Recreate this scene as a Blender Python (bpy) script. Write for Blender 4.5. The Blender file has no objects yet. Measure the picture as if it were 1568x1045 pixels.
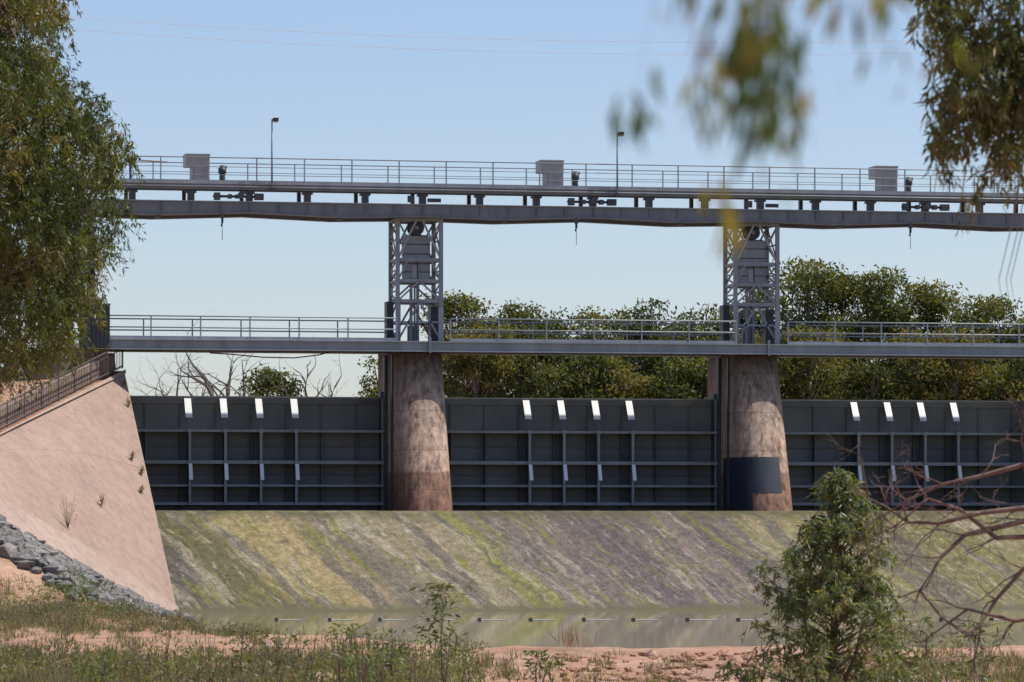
import bpy, math, random
import numpy as np
from mathutils import Vector, noise
random.seed(7); rng=np.random.default_rng(11)
S=bpy.context.scene
S.view_settings.view_transform='Standard'
S.view_settings.look='None'
S.view_settings.exposure=0
# ---------------------------------------------------------------- frames
PSI=math.radians(11.5); sp,cp=math.sin(PSI),math.cos(PSI)
CX,CY,CZ=-200*sp,-200*cp,4.2
def bank(l,d,z=0.0):
    """local frame of the viewing bank: l metres to the right, d metres towards the weir"""
    return (CX+l*cp+d*sp, CY-l*sp+d*cp, z)
def bankA(l,d,z):
    return np.stack([CX+l*cp+d*sp, CY-l*sp+d*cp, z],-1)
def ss(a,b,x):
    t=np.clip((x-a)/(b-a),0,1); return t*t*(3-2*t)
# ---------------------------------------------------------------- materials
def newmat(name):
    m=bpy.data.materials.new(name); m.use_nodes=True
    nt=m.node_tree; b=nt.nodes['Principled BSDF']
    return m,nt,b
def N(nt,t,**k):
    n=nt.nodes.new(t)
    for a,v in k.items(): setattr(n,a,v)
    return n
def noise_fac(nt,scale,detail=6,stretch=(1,1,1),rough=0.6,coord=None):
    if coord is None:
        tc=N(nt,'ShaderNodeTexCoord'); coord=tc.outputs['Object']
    mp=N(nt,'ShaderNodeMapping'); mp.inputs['Scale'].default_value=stretch
    nt.links.new(coord,mp.inputs['Vector'])
    n=N(nt,'ShaderNodeTexNoise'); n.inputs['Scale'].default_value=scale
    n.inputs['Detail'].default_value=detail; n.inputs['Roughness'].default_value=rough
    nt.links.new(mp.outputs[0],n.inputs['Vector'])
    return n.outputs['Fac']
def ramp(nt,fac,stops):
    r=N(nt,'ShaderNodeValToRGB'); e=r.color_ramp.elements
    while len(e)<len(stops): e.new(0.5)
    for i,(p,c) in enumerate(stops):
        e[i].position=p; e[i].color=(c[0],c[1],c[2],1) if hasattr(c,'__len__') else (c,c,c,1)
    nt.links.new(fac,r.inputs[0]); return r.outputs[0]
def mix(nt,fac,a,b,mode='MIX'):
    m=N(nt,'ShaderNodeMix',data_type='RGBA',blend_type=mode)
    for s,v in ((m.inputs[0],fac),(m.inputs[6],a),(m.inputs[7],b)):
        if isinstance(v,(int,float)): s.default_value=v
        elif isinstance(v,tuple): s.default_value=(v[0],v[1],v[2],1)
        else: nt.links.new(v,s)
    return m.outputs[2]
def bump(nt,b,fac,strength=0.3,dist=0.05):
    n=N(nt,'ShaderNodeBump'); n.inputs['Strength'].default_value=strength; n.inputs['Distance'].default_value=dist
    nt.links.new(fac,n.inputs['Height']); nt.links.new(n.outputs[0],b.inputs['Normal'])
def paint(name,c1,c2,scale=1.5,stretch=(1,1,.25),rough=0.5,metal=0.0,bs=0.1,rust=0.0):
    m,nt,b=newmat(name)
    f=noise_fac(nt,scale,8,stretch)
    c=ramp(nt,f,[(0.3,c1),(0.7,c2)])
    if rust>0: c=mix(nt,ramp(nt,noise_fac(nt,2.3,10,(1,1,.3),.7),[(.58,0),(.72,rust)]),c,(.16,.10,.065))
    nt.links.new(c,b.inputs['Base Color'])
    b.inputs['Roughness'].default_value=rough; b.inputs['Metallic'].default_value=metal
    bump(nt,b,noise_fac(nt,12,4),bs,0.01)
    return m
M_steel=paint('grey_steel',(.18,.195,.21),(.28,.30,.32),rust=.35)
M_girder=paint('girder_steel',(.12,.13,.14),(.19,.20,.212),rust=.5)
M_dsteel=paint('dark_steel',(.03,.034,.04),(.06,.065,.07))
M_rail=paint('galvanised_rail',(.26,.28,.30),(.36,.38,.40))
M_gate=paint('gate_paint',(.085,.097,.098),(.175,.182,.172),0.35,(1,1,.5),0.6,rust=.4)
M_gater=paint('gate_rib',(.19,.205,.215),(.29,.305,.31),0.7,(1,1,.35),rust=.35)
M_sunlit=paint('sunlit_strut',(.80,.81,.80),(.88,.88,.87))  # grey gate struts whitened: the sunlight on them is put into the colour
M_cab=paint('cabinet',(.30,.295,.285),(.39,.38,.37),2)
M_cab2=paint('counterweight_box',(.21,.23,.245),(.31,.33,.345),2)
M_fence=paint('fence_brown',(.07,.055,.05),(.12,.095,.085),2)
M_blue=paint('blue_valve',(.03,.09,.2),(.05,.13,.28),2)
M_tan=paint('tan_bar',(.35,.22,.12),(.42,.28,.16),2)
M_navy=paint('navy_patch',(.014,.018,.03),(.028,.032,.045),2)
M_baffle=paint('baffle_concrete',(.42,.40,.34),(.55,.53,.46),2)
def mk_pier():
    m,nt,b=newmat('pier_concrete')
    tc=N(nt,'ShaderNodeTexCoord'); sx=N(nt,'ShaderNodeSeparateXYZ'); nt.links.new(tc.outputs['Object'],sx.inputs[0])
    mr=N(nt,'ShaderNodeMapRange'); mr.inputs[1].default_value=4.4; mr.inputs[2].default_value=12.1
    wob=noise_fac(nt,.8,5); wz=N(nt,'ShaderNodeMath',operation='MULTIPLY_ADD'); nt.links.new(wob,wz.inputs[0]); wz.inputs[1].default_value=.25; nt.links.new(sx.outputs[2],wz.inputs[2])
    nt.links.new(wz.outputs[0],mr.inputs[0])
    base=ramp(nt,mr.outputs[0],[(0,(.30,.165,.11)),(.27,(.36,.21,.145)),(.285,(.58,.41,.30)),(.52,(.62,.455,.34)),(.54,(.54,.405,.305)),(.75,(.42,.32,.25)),(.9,(.24,.185,.15)),(1,(.15,.12,.10))])  # pale middle and dark top put sunlight and deck shade into the colour
    st=noise_fac(nt,1.0,9,(4,4,.16),.7)
    c=mix(nt,1.0,base,ramp(nt,st,[(.36,(.30,.25,.22)),(.47,(.75,.71,.68)),(.62,(1.12,1.08,1.05))]),'MULTIPLY')
    bl=noise_fac(nt,2.2,10,rough=.75)
    c=mix(nt,0.8,c,ramp(nt,bl,[(.36,.45),(.6,1.12)]),'MULTIPLY')
    w=N(nt,'ShaderNodeMath',operation='PINGPONG'); w.inputs[1].default_value=.93
    nt.links.new(sx.outputs[2],w.inputs[0])
    c=mix(nt,0.8,c,ramp(nt,w.outputs[0],[(0,.45),(.03,1)]),'MULTIPLY')
    nt.links.new(c,b.inputs['Base Color']); b.inputs['Roughness'].default_value=.9
    bump(nt,b,bl,.5,.06); return m
M_pier=mk_pier()
def mk_slope():
    m,nt,b=newmat('spillway_concrete')
    tc=N(nt,'ShaderNodeTexCoord')
    wn=N(nt,'ShaderNodeTexNoise'); wn.inputs['Scale'].default_value=.35; wn.inputs['Detail'].default_value=5
    nt.links.new(tc.outputs['Object'],wn.inputs['Vector'])
    vs_=N(nt,'ShaderNodeVectorMath',operation='MULTIPLY_ADD'); nt.links.new(wn.outputs['Color'],vs_.inputs[0]); vs_.inputs[1].default_value=(1.3,1.3,0); nt.links.new(tc.outputs['Object'],vs_.inputs[2])
    so=N(nt,'ShaderNodeSeparateXYZ'); nt.links.new(tc.outputs['Object'],so.inputs[0])
    sx=N(nt,'ShaderNodeSeparateXYZ'); nt.links.new(vs_.outputs[0],sx.inputs[0])
    ma=N(nt,'ShaderNodeMath',operation='MULTIPLY_ADD'); nt.links.new(sx.outputs[1],ma.inputs[0]); ma.inputs[1].default_value=.36; nt.links.new(sx.outputs[0],ma.inputs[2])
    cb=N(nt,'ShaderNodeCombineXYZ'); nt.links.new(ma.outputs[0],cb.inputs[0]); nt.links.new(sx.outputs[1],cb.inputs[1])
    mr=N(nt,'ShaderNodeMapRange'); mr.inputs[1].default_value=-22.2; mr.inputs[2].default_value=24.8
    nt.links.new(ma.outputs[0],mr.inputs[0])
    macro=ramp(nt,mr.outputs[0],[(0,(.09,.085,.036)),(.085,(.13,.115,.042)),(.10,(.30,.24,.095)),(.18,(.33,.245,.12)),(.21,(.14,.122,.09)),(.25,(.25,.205,.125)),(.315,(.26,.21,.12)),(.335,(.22,.215,.05)),(.36,(.19,.155,.125)),(.47,(.125,.095,.09)),(.535,(.22,.165,.145)),(.575,(.105,.08,.073)),(.63,(.28,.225,.125)),(.70,(.25,.21,.09)),(.80,(.18,.155,.055)),(1,(.27,.22,.11))])
    s1=noise_fac(nt,1.0,10,(1.0,.10,.1),.72,cb.outputs[0])
    s2=noise_fac(nt,1.0,9,(.50,.06,.05),.68,cb.outputs[0])
    s3=noise_fac(nt,1.0,10,(1.7,.16,.5),.72,cb.outputs[0])
    s4=noise_fac(nt,1.3,12,(2.4,.35,.5),.82,cb.outputs[0])
    s5=noise_fac(nt,.9,12,(1.0,.8,1),.85)
    c=mix(nt,ramp(nt,s1,[(.51,0),(.56,.6)]),macro,(.40,.34,.235))
    c=mix(nt,ramp(nt,s2,[(.515,0),(.55,.72)]),c,(.095,.083,.075))
    c=mix(nt,ramp(nt,s3,[(.54,0),(.58,.8)]),c,(.19,.18,.035))
    c=mix(nt,ramp(nt,s4,[(.56,0),(.62,.8)]),c,(.48,.44,.35))
    c=mix(nt,ramp(nt,s5,[(.55,0),(.60,.6)]),c,(.08,.065,.055))
    blo=noise_fac(nt,3.0,12,(1,.7,1),.9)
    c=mix(nt,.95,c,ramp(nt,blo,[(.37,.30),(.5,.9),(.63,1.7)]),'MULTIPLY')
    z=N(nt,'ShaderNodeMapRange'); z.inputs[1].default_value=.5; z.inputs[2].default_value=.16
    nt.links.new(so.outputs[2],z.inputs[0])
    c=mix(nt,z.outputs[0],c,(.12,.11,.055))
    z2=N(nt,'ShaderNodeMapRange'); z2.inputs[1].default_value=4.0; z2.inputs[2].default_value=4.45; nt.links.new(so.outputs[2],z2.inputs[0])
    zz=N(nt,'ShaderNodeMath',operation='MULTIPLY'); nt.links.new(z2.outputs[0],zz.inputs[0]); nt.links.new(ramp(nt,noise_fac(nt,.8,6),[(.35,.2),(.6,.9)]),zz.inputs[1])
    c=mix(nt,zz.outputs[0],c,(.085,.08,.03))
    nt.links.new(c,b.inputs['Base Color']); b.inputs['Roughness'].default_value=.85
    bump(nt,b,blo,.8,.12); return m
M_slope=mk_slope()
def mk_pink(name,a,bb,cc):
    m,nt,b=newmat(name)
    f=noise_fac(nt,.35,8); g=noise_fac(nt,3,10,(1,1,.4),.7)
    c=ramp(nt,f,[(.3,a),(.7,bb)])
    c=mix(nt,.7,c,ramp(nt,g,[(.3,.65),(.6,1.05)]),'MULTIPLY')
    h=noise_fac(nt,1.2,8,(1,1,.2)); c=mix(nt,ramp(nt,h,[(.55,0),(.72,.6)]),c,cc)
    k=noise_fac(nt,9,4); c=mix(nt,.5,c,ramp(nt,k,[(.35,.8),(.5,1)]),'MULTIPLY')
    nt.links.new(c,b.inputs['Base Color']); b.inputs['Roughness'].default_value=.9
    bump(nt,b,g,.35,.05); return m
M_pink=mk_pink('pink_concrete',(.33,.225,.17),(.42,.295,.23),(.24,.175,.14))
M_pink2=mk_pink('pink_footing',(.38,.27,.21),(.46,.34,.27),(.27,.20,.16))
def mk_ground():
    m,nt,b=newmat('red_sandy_soil')
    f=noise_fac(nt,.35,8); g=noise_fac(nt,4,10)
    c=ramp(nt,f,[(.3,(.34,.165,.09)),(.5,(.44,.245,.15)),(.7,(.51,.33,.225))])
    c=mix(nt,.8,c,ramp(nt,g,[(.3,.6),(.65,1.1)]),'MULTIPLY')
    h=noise_fac(nt,.18,6); c=mix(nt,ramp(nt,h,[(.5,0),(.65,.3)]),c,(.14,.13,.06))
    tc=N(nt,'ShaderNodeTexCoord'); sx=N(nt,'ShaderNodeSeparateXYZ'); nt.links.new(tc.outputs['Object'],sx.inputs[0])
    z=N(nt,'ShaderNodeMapRange'); z.inputs[1].default_value=.24; z.inputs[2].default_value=.14
    nt.links.new(sx.outputs[2],z.inputs[0]); c=mix(nt,z.outputs[0],c,(.19,.13,.085))
    nt.links.new(c,b.inputs['Base Color']); b.inputs['Roughness'].default_value=.95
    bump(nt,b,g,.8,.12); return m
M_ground=mk_ground()
def mk_rock():
    m,nt,b=newmat('grey_rock')
    f=noise_fac(nt,.9,8); g=noise_fac(nt,7,8)
    c=ramp(nt,f,[(.3,(.10,.095,.09)),(.5,(.20,.185,.17)),(.7,(.36,.32,.28))])
    c=mix(nt,.7,c,ramp(nt,g,[(.3,.45),(.7,1.25)]),'MULTIPLY')
    nt.links.new(c,b.inputs['Base Color']); b.inputs['Roughness'].default_value=.9; bump(nt,b,g,.6,.06); return m
M_rock=mk_rock()
def mk_water():
    m,nt,b=newmat('murky_water')
    f=noise_fac(nt,.12,4,(1,.4,1))
    nt.links.new(ramp(nt,f,[(.3,(.135,.13,.06)),(.7,(.18,.17,.09))]),b.inputs['Base Color'])
    b.inputs['Roughness'].default_value=.04; b.inputs['IOR'].default_value=1.33
    g=noise_fac(nt,1.6,4,(.5,1.4,1)); bump(nt,b,g,.03,.03); return m
M_water=mk_water()
def mk_leaf(name,stops,trans=.35,gloss=.45):
    m,nt,b=newmat(name)
    a=N(nt,'ShaderNodeAttribute'); a.attribute_name='rnd'
    c=ramp(nt,a.outputs['Fac'],stops)
    nt.links.new(c,b.inputs['Base Color']); b.inputs['Roughness'].default_value=gloss
    t=N(nt,'ShaderNodeBsdfTranslucent'); c2=mix(nt,1.0,c,(1.8,1.65,.7),'MULTIPLY'); nt.links.new(c2,t.inputs[0])
    mx=N(nt,'ShaderNodeMixShader'); mx.inputs[0].default_value=trans
    nt.links.new(b.outputs[0],mx.inputs[1]); nt.links.new(t.outputs[0],mx.inputs[2])
    nt.links.new(mx.outputs[0],nt.nodes['Material Output'].inputs[0]); return m
M_leafL=mk_leaf('gum_leaves',[(0,(.03,.045,.012)),(.45,(.08,.105,.026)),(.8,(.16,.17,.042)),(1,(.22,.17,.055))],.40)
M_leafR=mk_leaf('young_gum_leaves',[(0,(.055,.08,.035)),(.5,(.12,.155,.06)),(.85,(.22,.235,.10)),(1,(.32,.23,.09))],.42)
M_leafN=mk_leaf('near_gum_leaves',[(0,(.04,.075,.025)),(.4,(.09,.135,.03)),(.7,(.24,.21,.04)),(1,(.28,.14,.07))],.45,.7)
M_leafB=mk_leaf('distant_leaves',[(0,(.035,.05,.014)),(.5,(.09,.11,.026)),(.8,(.17,.17,.04)),(1,(.21,.14,.05))],.40,.6)
M_leafN2=mk_leaf('hanging_gum_leaves',[(0,(.03,.045,.018)),(.45,(.075,.095,.03)),(.8,(.17,.15,.045)),(1,(.26,.15,.07))],.42)
M_grass=mk_leaf('grass_weeds',[(0,(.06,.07,.035)),(.4,(.13,.135,.065)),(.75,(.23,.205,.115)),(1,(.36,.27,.17))],.35,.6)
M_green=mk_leaf('weed_leaves',[(0,(.06,.095,.03)),(.5,(.12,.17,.05)),(1,(.24,.25,.1))],.4,.5)
def mk_bark(name,a,bb):
    return paint(name,a,bb,5,(1,1,.3),.85,0,.6)
M_bark=mk_bark('gum_bark',(.12,.09,.07),(.28,.23,.19))
M_red=mk_bark('dead_branch_bark',(.10,.055,.045),(.22,.14,.11))
M_grey=mk_bark('dead_tree_bark',(.08,.07,.065),(.17,.15,.135))
M_twig=mk_bark('thin_twig',(.10,.07,.05),(.18,.13,.09))
# ---------------------------------------------------------------- mesh builder
class MB:
    def __init__(s): s.v=[]; s.f=[]; s.m=[]; s.sm=[]
    def add(s,vs,fs,mi=0,smooth=False):
        o=len(s.v); s.v+= [tuple(v) for v in vs]
        for f in fs: s.f.append(tuple(i+o for i in f)); s.m.append(mi); s.sm.append(smooth)
    def box(s,x0,x1,y0,y1,z0,z1,mi=0):
        s.add([(x0,y0,z0),(x1,y0,z0),(x1,y1,z0),(x0,y1,z0),(x0,y0,z1),(x1,y0,z1),(x1,y1,z1),(x0,y1,z1)],
              [(0,3,2,1),(4,5,6,7),(0,1,5,4),(1,2,6,5),(2,3,7,6),(3,0,4,7)],mi)
    def beam(s,a,b,w,h=None,mi=0,up=(0,0,1)):
        h=h or w; a=Vector(a); b=Vector(b); d=(b-a).normalized(); u=Vector(up)
        if abs(d.dot(u))>.98: u=Vector((0,1,0))
        r=d.cross(u).normalized()*w/2; t=r.cross(d).normalized()*h/2
        vs=[a-r-t,a+r-t,a+r+t,a-r+t,b-r-t,b+r-t,b+r+t,b-r+t]
        s.add(vs,[(0,1,2,3),(7,6,5,4),(0,4,5,1),(1,5,6,2),(2,6,7,3),(3,7,4,0)],mi)
    def tube(s,pts,rad,n=6,mi=0):
        pts=[Vector(p) for p in pts]; rings=[]; o=len(s.v)
        for i,p in enumerate(pts):
            d=(pts[min(i+1,len(pts)-1)]-pts[max(i-1,0)]).normalized()
            u=Vector((0,0,1)) if abs(d.z)<.9 else Vector((1,0,0))
            r=d.cross(u).normalized(); t=r.cross(d)
            rr=rad[i] if hasattr(rad,'__len__') else rad
            for k in range(n):
                a=2*math.pi*k/n; s.v.append(tuple(p+(r*math.cos(a)+t*math.sin(a))*rr))
        for i in range(len(pts)-1):
            for k in range(n):
                a=o+i*n+k; b=o+i*n+(k+1)%n
                s.f.append((a,b,b+n,a+n)); s.m.append(mi); s.sm.append(n>4)
        s.f.append(tuple(o+k for k in reversed(range(n)))); s.m.append(mi); s.sm.append(False)
        q=o+(len(pts)-1)*n; s.f.append(tuple(q+k for k in range(n))); s.m.append(mi); s.sm.append(False)
    def obj(s,name,mats):
        me=bpy.data.meshes.new(name); me.from_pydata(s.v,[],s.f)
        for m in mats: me.materials.append(m)
        me.polygons.foreach_set('material_index',s.m); me.polygons.foreach_set('use_smooth',s.sm)
        me.update(); ob=bpy.data.objects.new(name,me); S.collection.objects.link(ob); return ob
def quads(name,V,mat,rnd,mats=None):
    n=len(V); me=bpy.data.meshes.new(name)
    me.vertices.add(4*n); me.vertices.foreach_set('co',V.reshape(-1).astype(np.float32))
    me.loops.add(4*n); me.loops.foreach_set('vertex_index',np.arange(4*n,dtype=np.int32))
    me.polygons.add(n); me.polygons.foreach_set('loop_start',np.arange(0,4*n,4,dtype=np.int32))
    me.polygons.foreach_set('loop_total',np.full(n,4,dtype=np.int32))
    me.materials.append(mat)
    at=me.attributes.new('rnd','FLOAT','FACE'); at.data.foreach_set('value',np.asarray(rnd,dtype=np.float32))
    me.update(calc_edges=True)
    ob=bpy.data.objects.new(name,me); S.collection.objects.link(ob); return ob
def leaf_quads(P,D,L,W):
    n=len(P); D=D/np.linalg.norm(D,axis=1,keepdims=True)
    R=rng.normal(size=(n,3)); R=np.cross(D,R); R/=np.linalg.norm(R,axis=1,keepdims=True)+1e-9
    L=L[:,None]; W=W[:,None]
    a=P; b=P+D*L*.42+R*W*.5; c=P+D*L; d=P+D*L*.42-R*W*.5
    return np.stack([a,b,c,d],1)
def twigs(P0,Lt,nl,leafL,leafW,droop=.8,spread=.45,down=.9):
    n=len(P0); ang=rng.uniform(0,2*np.pi,n); H=np.stack([np.cos(ang),np.sin(ang),np.zeros(n)],1)
    t=rng.uniform(0,1,(n,nl)); L=Lt[:,None]
    pos=P0[:,None,:]+H[:,None,:]*(L*spread*t)[...,None]; pos[...,2]-=L*(droop*t**1.6-.12*np.sin(t*3))
    pos+=rng.normal(0,.035,pos.shape)*np.minimum(L,1)[...,None]
    D=rng.normal(0,.5,(n,nl,3))+H[:,None,:]*.25; D[...,2]-=down
    r=np.clip(rng.uniform(0,1,n)[:,None]*.6+rng.uniform(0,.4,(n,nl)),0,1)
    m=n*nl; P=pos.reshape(m,3); D=D.reshape(m,3)
    Q=leaf_quads(P,D,leafL*rng.uniform(.6,1.2,m),leafW*rng.uniform(.7,1.2,m))
    return Q,r.reshape(m)
def child(c,p): c.parent=p
# ================================================================= WEIR
P=16.45; C0=-5.1
centers=[C0+P*k for k in range(-1,5)]
K=18
def pier_ring(xc,z,w,e,yb=2.0):
    t=(z-4.5)/(12.05-4.5); ys=-5.55+2.95*t
    r=[(xc+w,yb,z),(xc+w,ys,z)]
    for k in range(1,K):
        a=math.pi*k/K; ca,sa=math.cos(a),math.sin(a)
        r.append((xc+w*math.copysign(abs(ca)**.75,ca),ys-(.92+e)*abs(sa)**.9,z))
    return r+[(xc-w,ys,z),(xc-w,yb,z)]
def pier(xc,patch):
    b=MB(); levels=np.linspace(4.3,12.05,12)
    rings=[pier_ring(xc,z,1.12,0) for z in levels]
    n=len(rings[0]); vs=[v for r in rings for v in r]; fs=[]
    for i in range(len(rings)-1):
        for k in range(n-1):
            fs.append((i*n+k,i*n+n+k,i*n+n+k+1,i*n+k+1))
    b.add(vs,fs,0,True)
    q=(len(rings)-1)*n; b.add([vs[q+k] for k in range(n)],[tuple(range(n))],0)
    b.add([vs[i*n+k] for i in (0,len(rings)-1) for k in (0,n-1)],[(0,1,3,2)],0)
    for sx in (-1,1):
        b.box(xc+sx*1.20-.075,xc+sx*1.20+.075,-.75,-.35,4.55,12.0,1)
        b.box(xc+sx*1.30-.08,xc+sx*1.30+.08,-.3,.2,4.55,10.3,1)
        b.box(xc+sx*1.16-.03,xc+sx*1.16+.03,-2.3,-2.1,4.6,12.0,1)
    b.box(xc-1.2,xc+1.2,-3.2,1.6,12.05,12.16,0)
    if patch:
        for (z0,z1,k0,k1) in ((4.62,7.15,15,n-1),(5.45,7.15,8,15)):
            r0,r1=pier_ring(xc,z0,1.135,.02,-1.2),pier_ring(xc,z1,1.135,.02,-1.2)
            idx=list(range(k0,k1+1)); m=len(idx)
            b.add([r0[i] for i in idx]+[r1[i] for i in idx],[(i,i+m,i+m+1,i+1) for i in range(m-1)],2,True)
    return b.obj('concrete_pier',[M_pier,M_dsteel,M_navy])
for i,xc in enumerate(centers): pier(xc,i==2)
# --- gates
def gate(xa,xb,x0):
    b=MB()
    b.box(xa,xb,.3,.38,4.6,10.0,0)
    b.box(xa,xb,.24,.46,10.0,10.06,1)
    b.box(xa,xb,.1,.3,9.72,9.76,0)
    for z,dep,h in ((8.39,.6,.12),(6.9,.6,.16),(5.79,.55,.11),(4.93,.5,.14)):
        b.box(xa+.02,xb-.02,-dep,.3,z-.03,z+.03,0)
        b.box(xa+.02,xb-.02,-dep-.06,-dep,z-h/2,z+h/2,1)
    for z in (7.7,6.35,5.35):
        b.box(xa+.02,xb-.02,.14,.3,z-.02,z+.02,0)
    x=xa+.9
    while x<xb-.5:
        b.box(x-.015,x+.015,-.05,.3,4.7,8.36,0); b.box(x-.01,x+.01,.2,.3,8.42,9.7,0); x+=1.69
    for k in range(4):
        x=x0+k*1.70
        b.box(x-.06,x+.06,-.73,-.67,4.86,8.45,1)
        b.box(x-.02,x+.02,-.6,.3,4.95,8.36,0)
        b.box(x-.12,x+.12,-.80,-.74,8.30,8.48,1)
        b.box(x-.10,x+.10,-.80,-.74,6.83,6.96,1)
        b.beam((x,.22,9.93),(x,-.42,9.02),.32,.05,2,up=(0,1,0))  # white span paints in the sunlit part; the shaded rest stays grey
        b.beam((x,-.44,9.0),(x,-.68,8.5),.14,.05,0,up=(0,1,0))
        b.beam((x+.02,-.76,6.82),(x+.02,-1.05,6.05),.17,.05,2,up=(0,1,0))  # white again stands in for sun on grey steel
    b.box(xa,xa+.14,-.4,.3,4.6,10,1); b.box(xb-.14,xb,-.4,.3,4.6,10,1)
    return b.obj('sluice_gate',[M_gate,M_gater,M_sunlit])
for xc in centers[:-1]:
    gate(xc+1.2,xc+P-1.2,xc+5.83)
# --- spillway
b=MB()
prof=[(3,-1),(3,4.58),(-6.55,4.58),(-7.0,4.5),(-7.4,4.33)]
for t in np.linspace(.05,1,14): prof.append((-7.4-t*10.6,4.33-t*4.95))
prof.append((-18,-1))
xs=np.arange(-24,78,1.5); n=len(prof)
vs=[(x,p[0],p[1]) for x in xs for p in prof]; fs=[]
for i in range(len(xs)-1):
    for k in range(n-1):
        a=i*n+k; fs.append((a,a+1,a+n+1,a+n))
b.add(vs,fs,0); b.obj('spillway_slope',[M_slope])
# --- lattice towers
def tower(xc):
    b=MB(); yf,yb=-3.4,-1.45; xl,xr=xc-1.1,xc+.98; zs=[12.56,14.5,15.45,16.45,18.35]
    for x in (xl,xr):
        for y in (yf,yb): 
            b.box(x-.09,x+.09,y-.09,y+.09,12.5,18.4,0)
    for z in zs[1:]:
        for y in (yf,yb): b.beam((xl,y,z),(xr,y,z),.1,.16,0)
        for x in (xl,xr): b.beam((x,yf,z),(x,yb,z),.1,.12,0)
    xm=(xl+xr)/2
    for y in (yf-.03,yb+.03):
        b.beam((xl,y,16.45),(xm-.15,y,18.3),.07,.09,1); b.beam((xr,y,16.45),(xm+.15,y,18.3),.07,.09,1)
        b.beam((xl,y,18.3),(xl+.55,y,17.3),.06,.08,0); b.beam((xr,y,18.3),(xr-.55,y,17.3),.06,.08,0)
        b.beam((xl,y,14.5),(xm,y,15.45),.06,.08,0); b.beam((xr,y,14.5),(xm,y,15.45),.06,.08,0)
        b.beam((xl,y,15.45),(xl+.5,y,16.45),.06,.08,0); b.beam((xr,y,15.45),(xr-.5,y,16.45),.06,.08,0)
        b.beam((xl,y,12.6),(xm,y,14.45),.06,.09,0); b.beam((xr,y,12.6),(xm,y,14.45),.06,.09,0)
        b.beam((xl,y,13.5),(xr,y,13.5),.06,.09,0)
    for x in (xl-.03,xr+.03):
        for k in range(4):
            z0,z1=zs[k],zs[k+1]; zm=(z0+z1)/2
            b.beam((x,yf,z0),(x,yb,zm),.05,.07,0); b.beam((x,yb,zm),(x,yf,z1),.05,.07,0)
            b.beam((x,yf,zm),(x,yb,zm),.05,.07,0)
        b.beam((x,yf,16.45),(x,yb,18.3),.05,.07,0)
    for x in (xm-.22,xm+.1): b.box(x-.06,x+.06,-2.5,-2.3,12.5,15.5,0)
    b.box(xm-.06,xm+.02,-2.3,-2.2,12.5,15.5,1)
    b.box(xm-.58,xm+.6,-2.95,-1.95,15.52,17.6,2)
    for z in (15.9,16.3,16.75,17.2): b.box(xm-.6,xm+.62,-2.98,-1.92,z-.02,z+.02,3)
    b.box(xm-.03,xm+.01,-3.0,-2.95,15.55,16.6,3); b.box(xm-.3,xm-.05,-3.0,-2.95,15.6,16.2,1)
    b.box(xm-.5,xm+.5,-2.8,-2.1,17.6,17.66,3)
    for y0,r in ((-2.85,.36),(-2.3,.36)):
        b.tube([(xm-.02,y0,18.0),(xm-.02,y0+.16,18.0)],r,16,3); b.tube([(xm-.02,y0-.05,18.0),(xm-.02,y0+.2,18.0)],.1,8,0)
    b.box(xm-.6,xm+.55,-3.1,-1.8,18.36,18.42,1)
    b.box(xl-.32,xl+.0,-2.3,-1.56,12.55,14.52,3); b.box(xl-.12,xl+.12,-3.54,-3.49,12.55,14.35,0)
    b.box(xr-.3,xr+.1,-2.4,-1.55,12.55,14.3,3); b.box(xr-.14,xr+.1,-3.54,-3.49,12.55,14.2,1)
    b.box(xm-.3,xm+.25,-2.0,-1.8,12.55,13.4,0)
    return b.obj('steel_lattice_tower',[M_steel,M_rail,M_cab2,M_dsteel])
for xc in centers: tower(xc)
# --- lower walkway
X0,X1=-21,76
b=MB()
yF,yB=-4.4,-1.3
for y in (yF,yB):
    b.box(X0,X1,y-.04,y+.04,12.12,12.50,0); b.box(X0,X1,y-.14,y+.10,12.50,12.56,1); b.box(X0,X1,y-.12,y+.10,12.06,12.12,1)
b.box(X0,X1,yF+.1,yB-.14,12.40,12.46,2)
x=X0
while x<X1:
    b.box(x-.04,x+.04,yF+.05,yB-.05,12.15,12.38,2); x+=1.1
for xc in centers:
    b.box(xc-.06+.25,xc+.06+.25,yF-.10,yF-.045,12.06,12.6,1)
    b.box(xc+.2,xc+.3,yF-.2,yF-.12,12.0,12.75,0)
for i in range(len(centers)-1):
    a,c=centers[i]+1.25,centers[i+1]-1.32
    for y in (yF,yB):
        npost=6
        for k in range(npost+1):
            x=a+(c-a)*k/npost; b.box(x-.03,x+.03,y-.03,y+.03,12.56,13.62,3)
        for z in (13.63,13.10): b.tube([(a,y,z),(c,y,z)],.036,6,3)
        b.box(a,c,y-.015,y+.005,12.57,12.70,3)
b.tube([(-15,-2.5,12.0),(-14,-2.5,11.95),(-12.5,-2.5,11.82),(-11,-2.5,11.8),(-9.8,-2.5,11.95),(-9.3,-2.5,12.1)],.03,5,2)
b.obj('walkway_bridge',[M_steel,M_rail,M_dsteel,M_rail])
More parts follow.
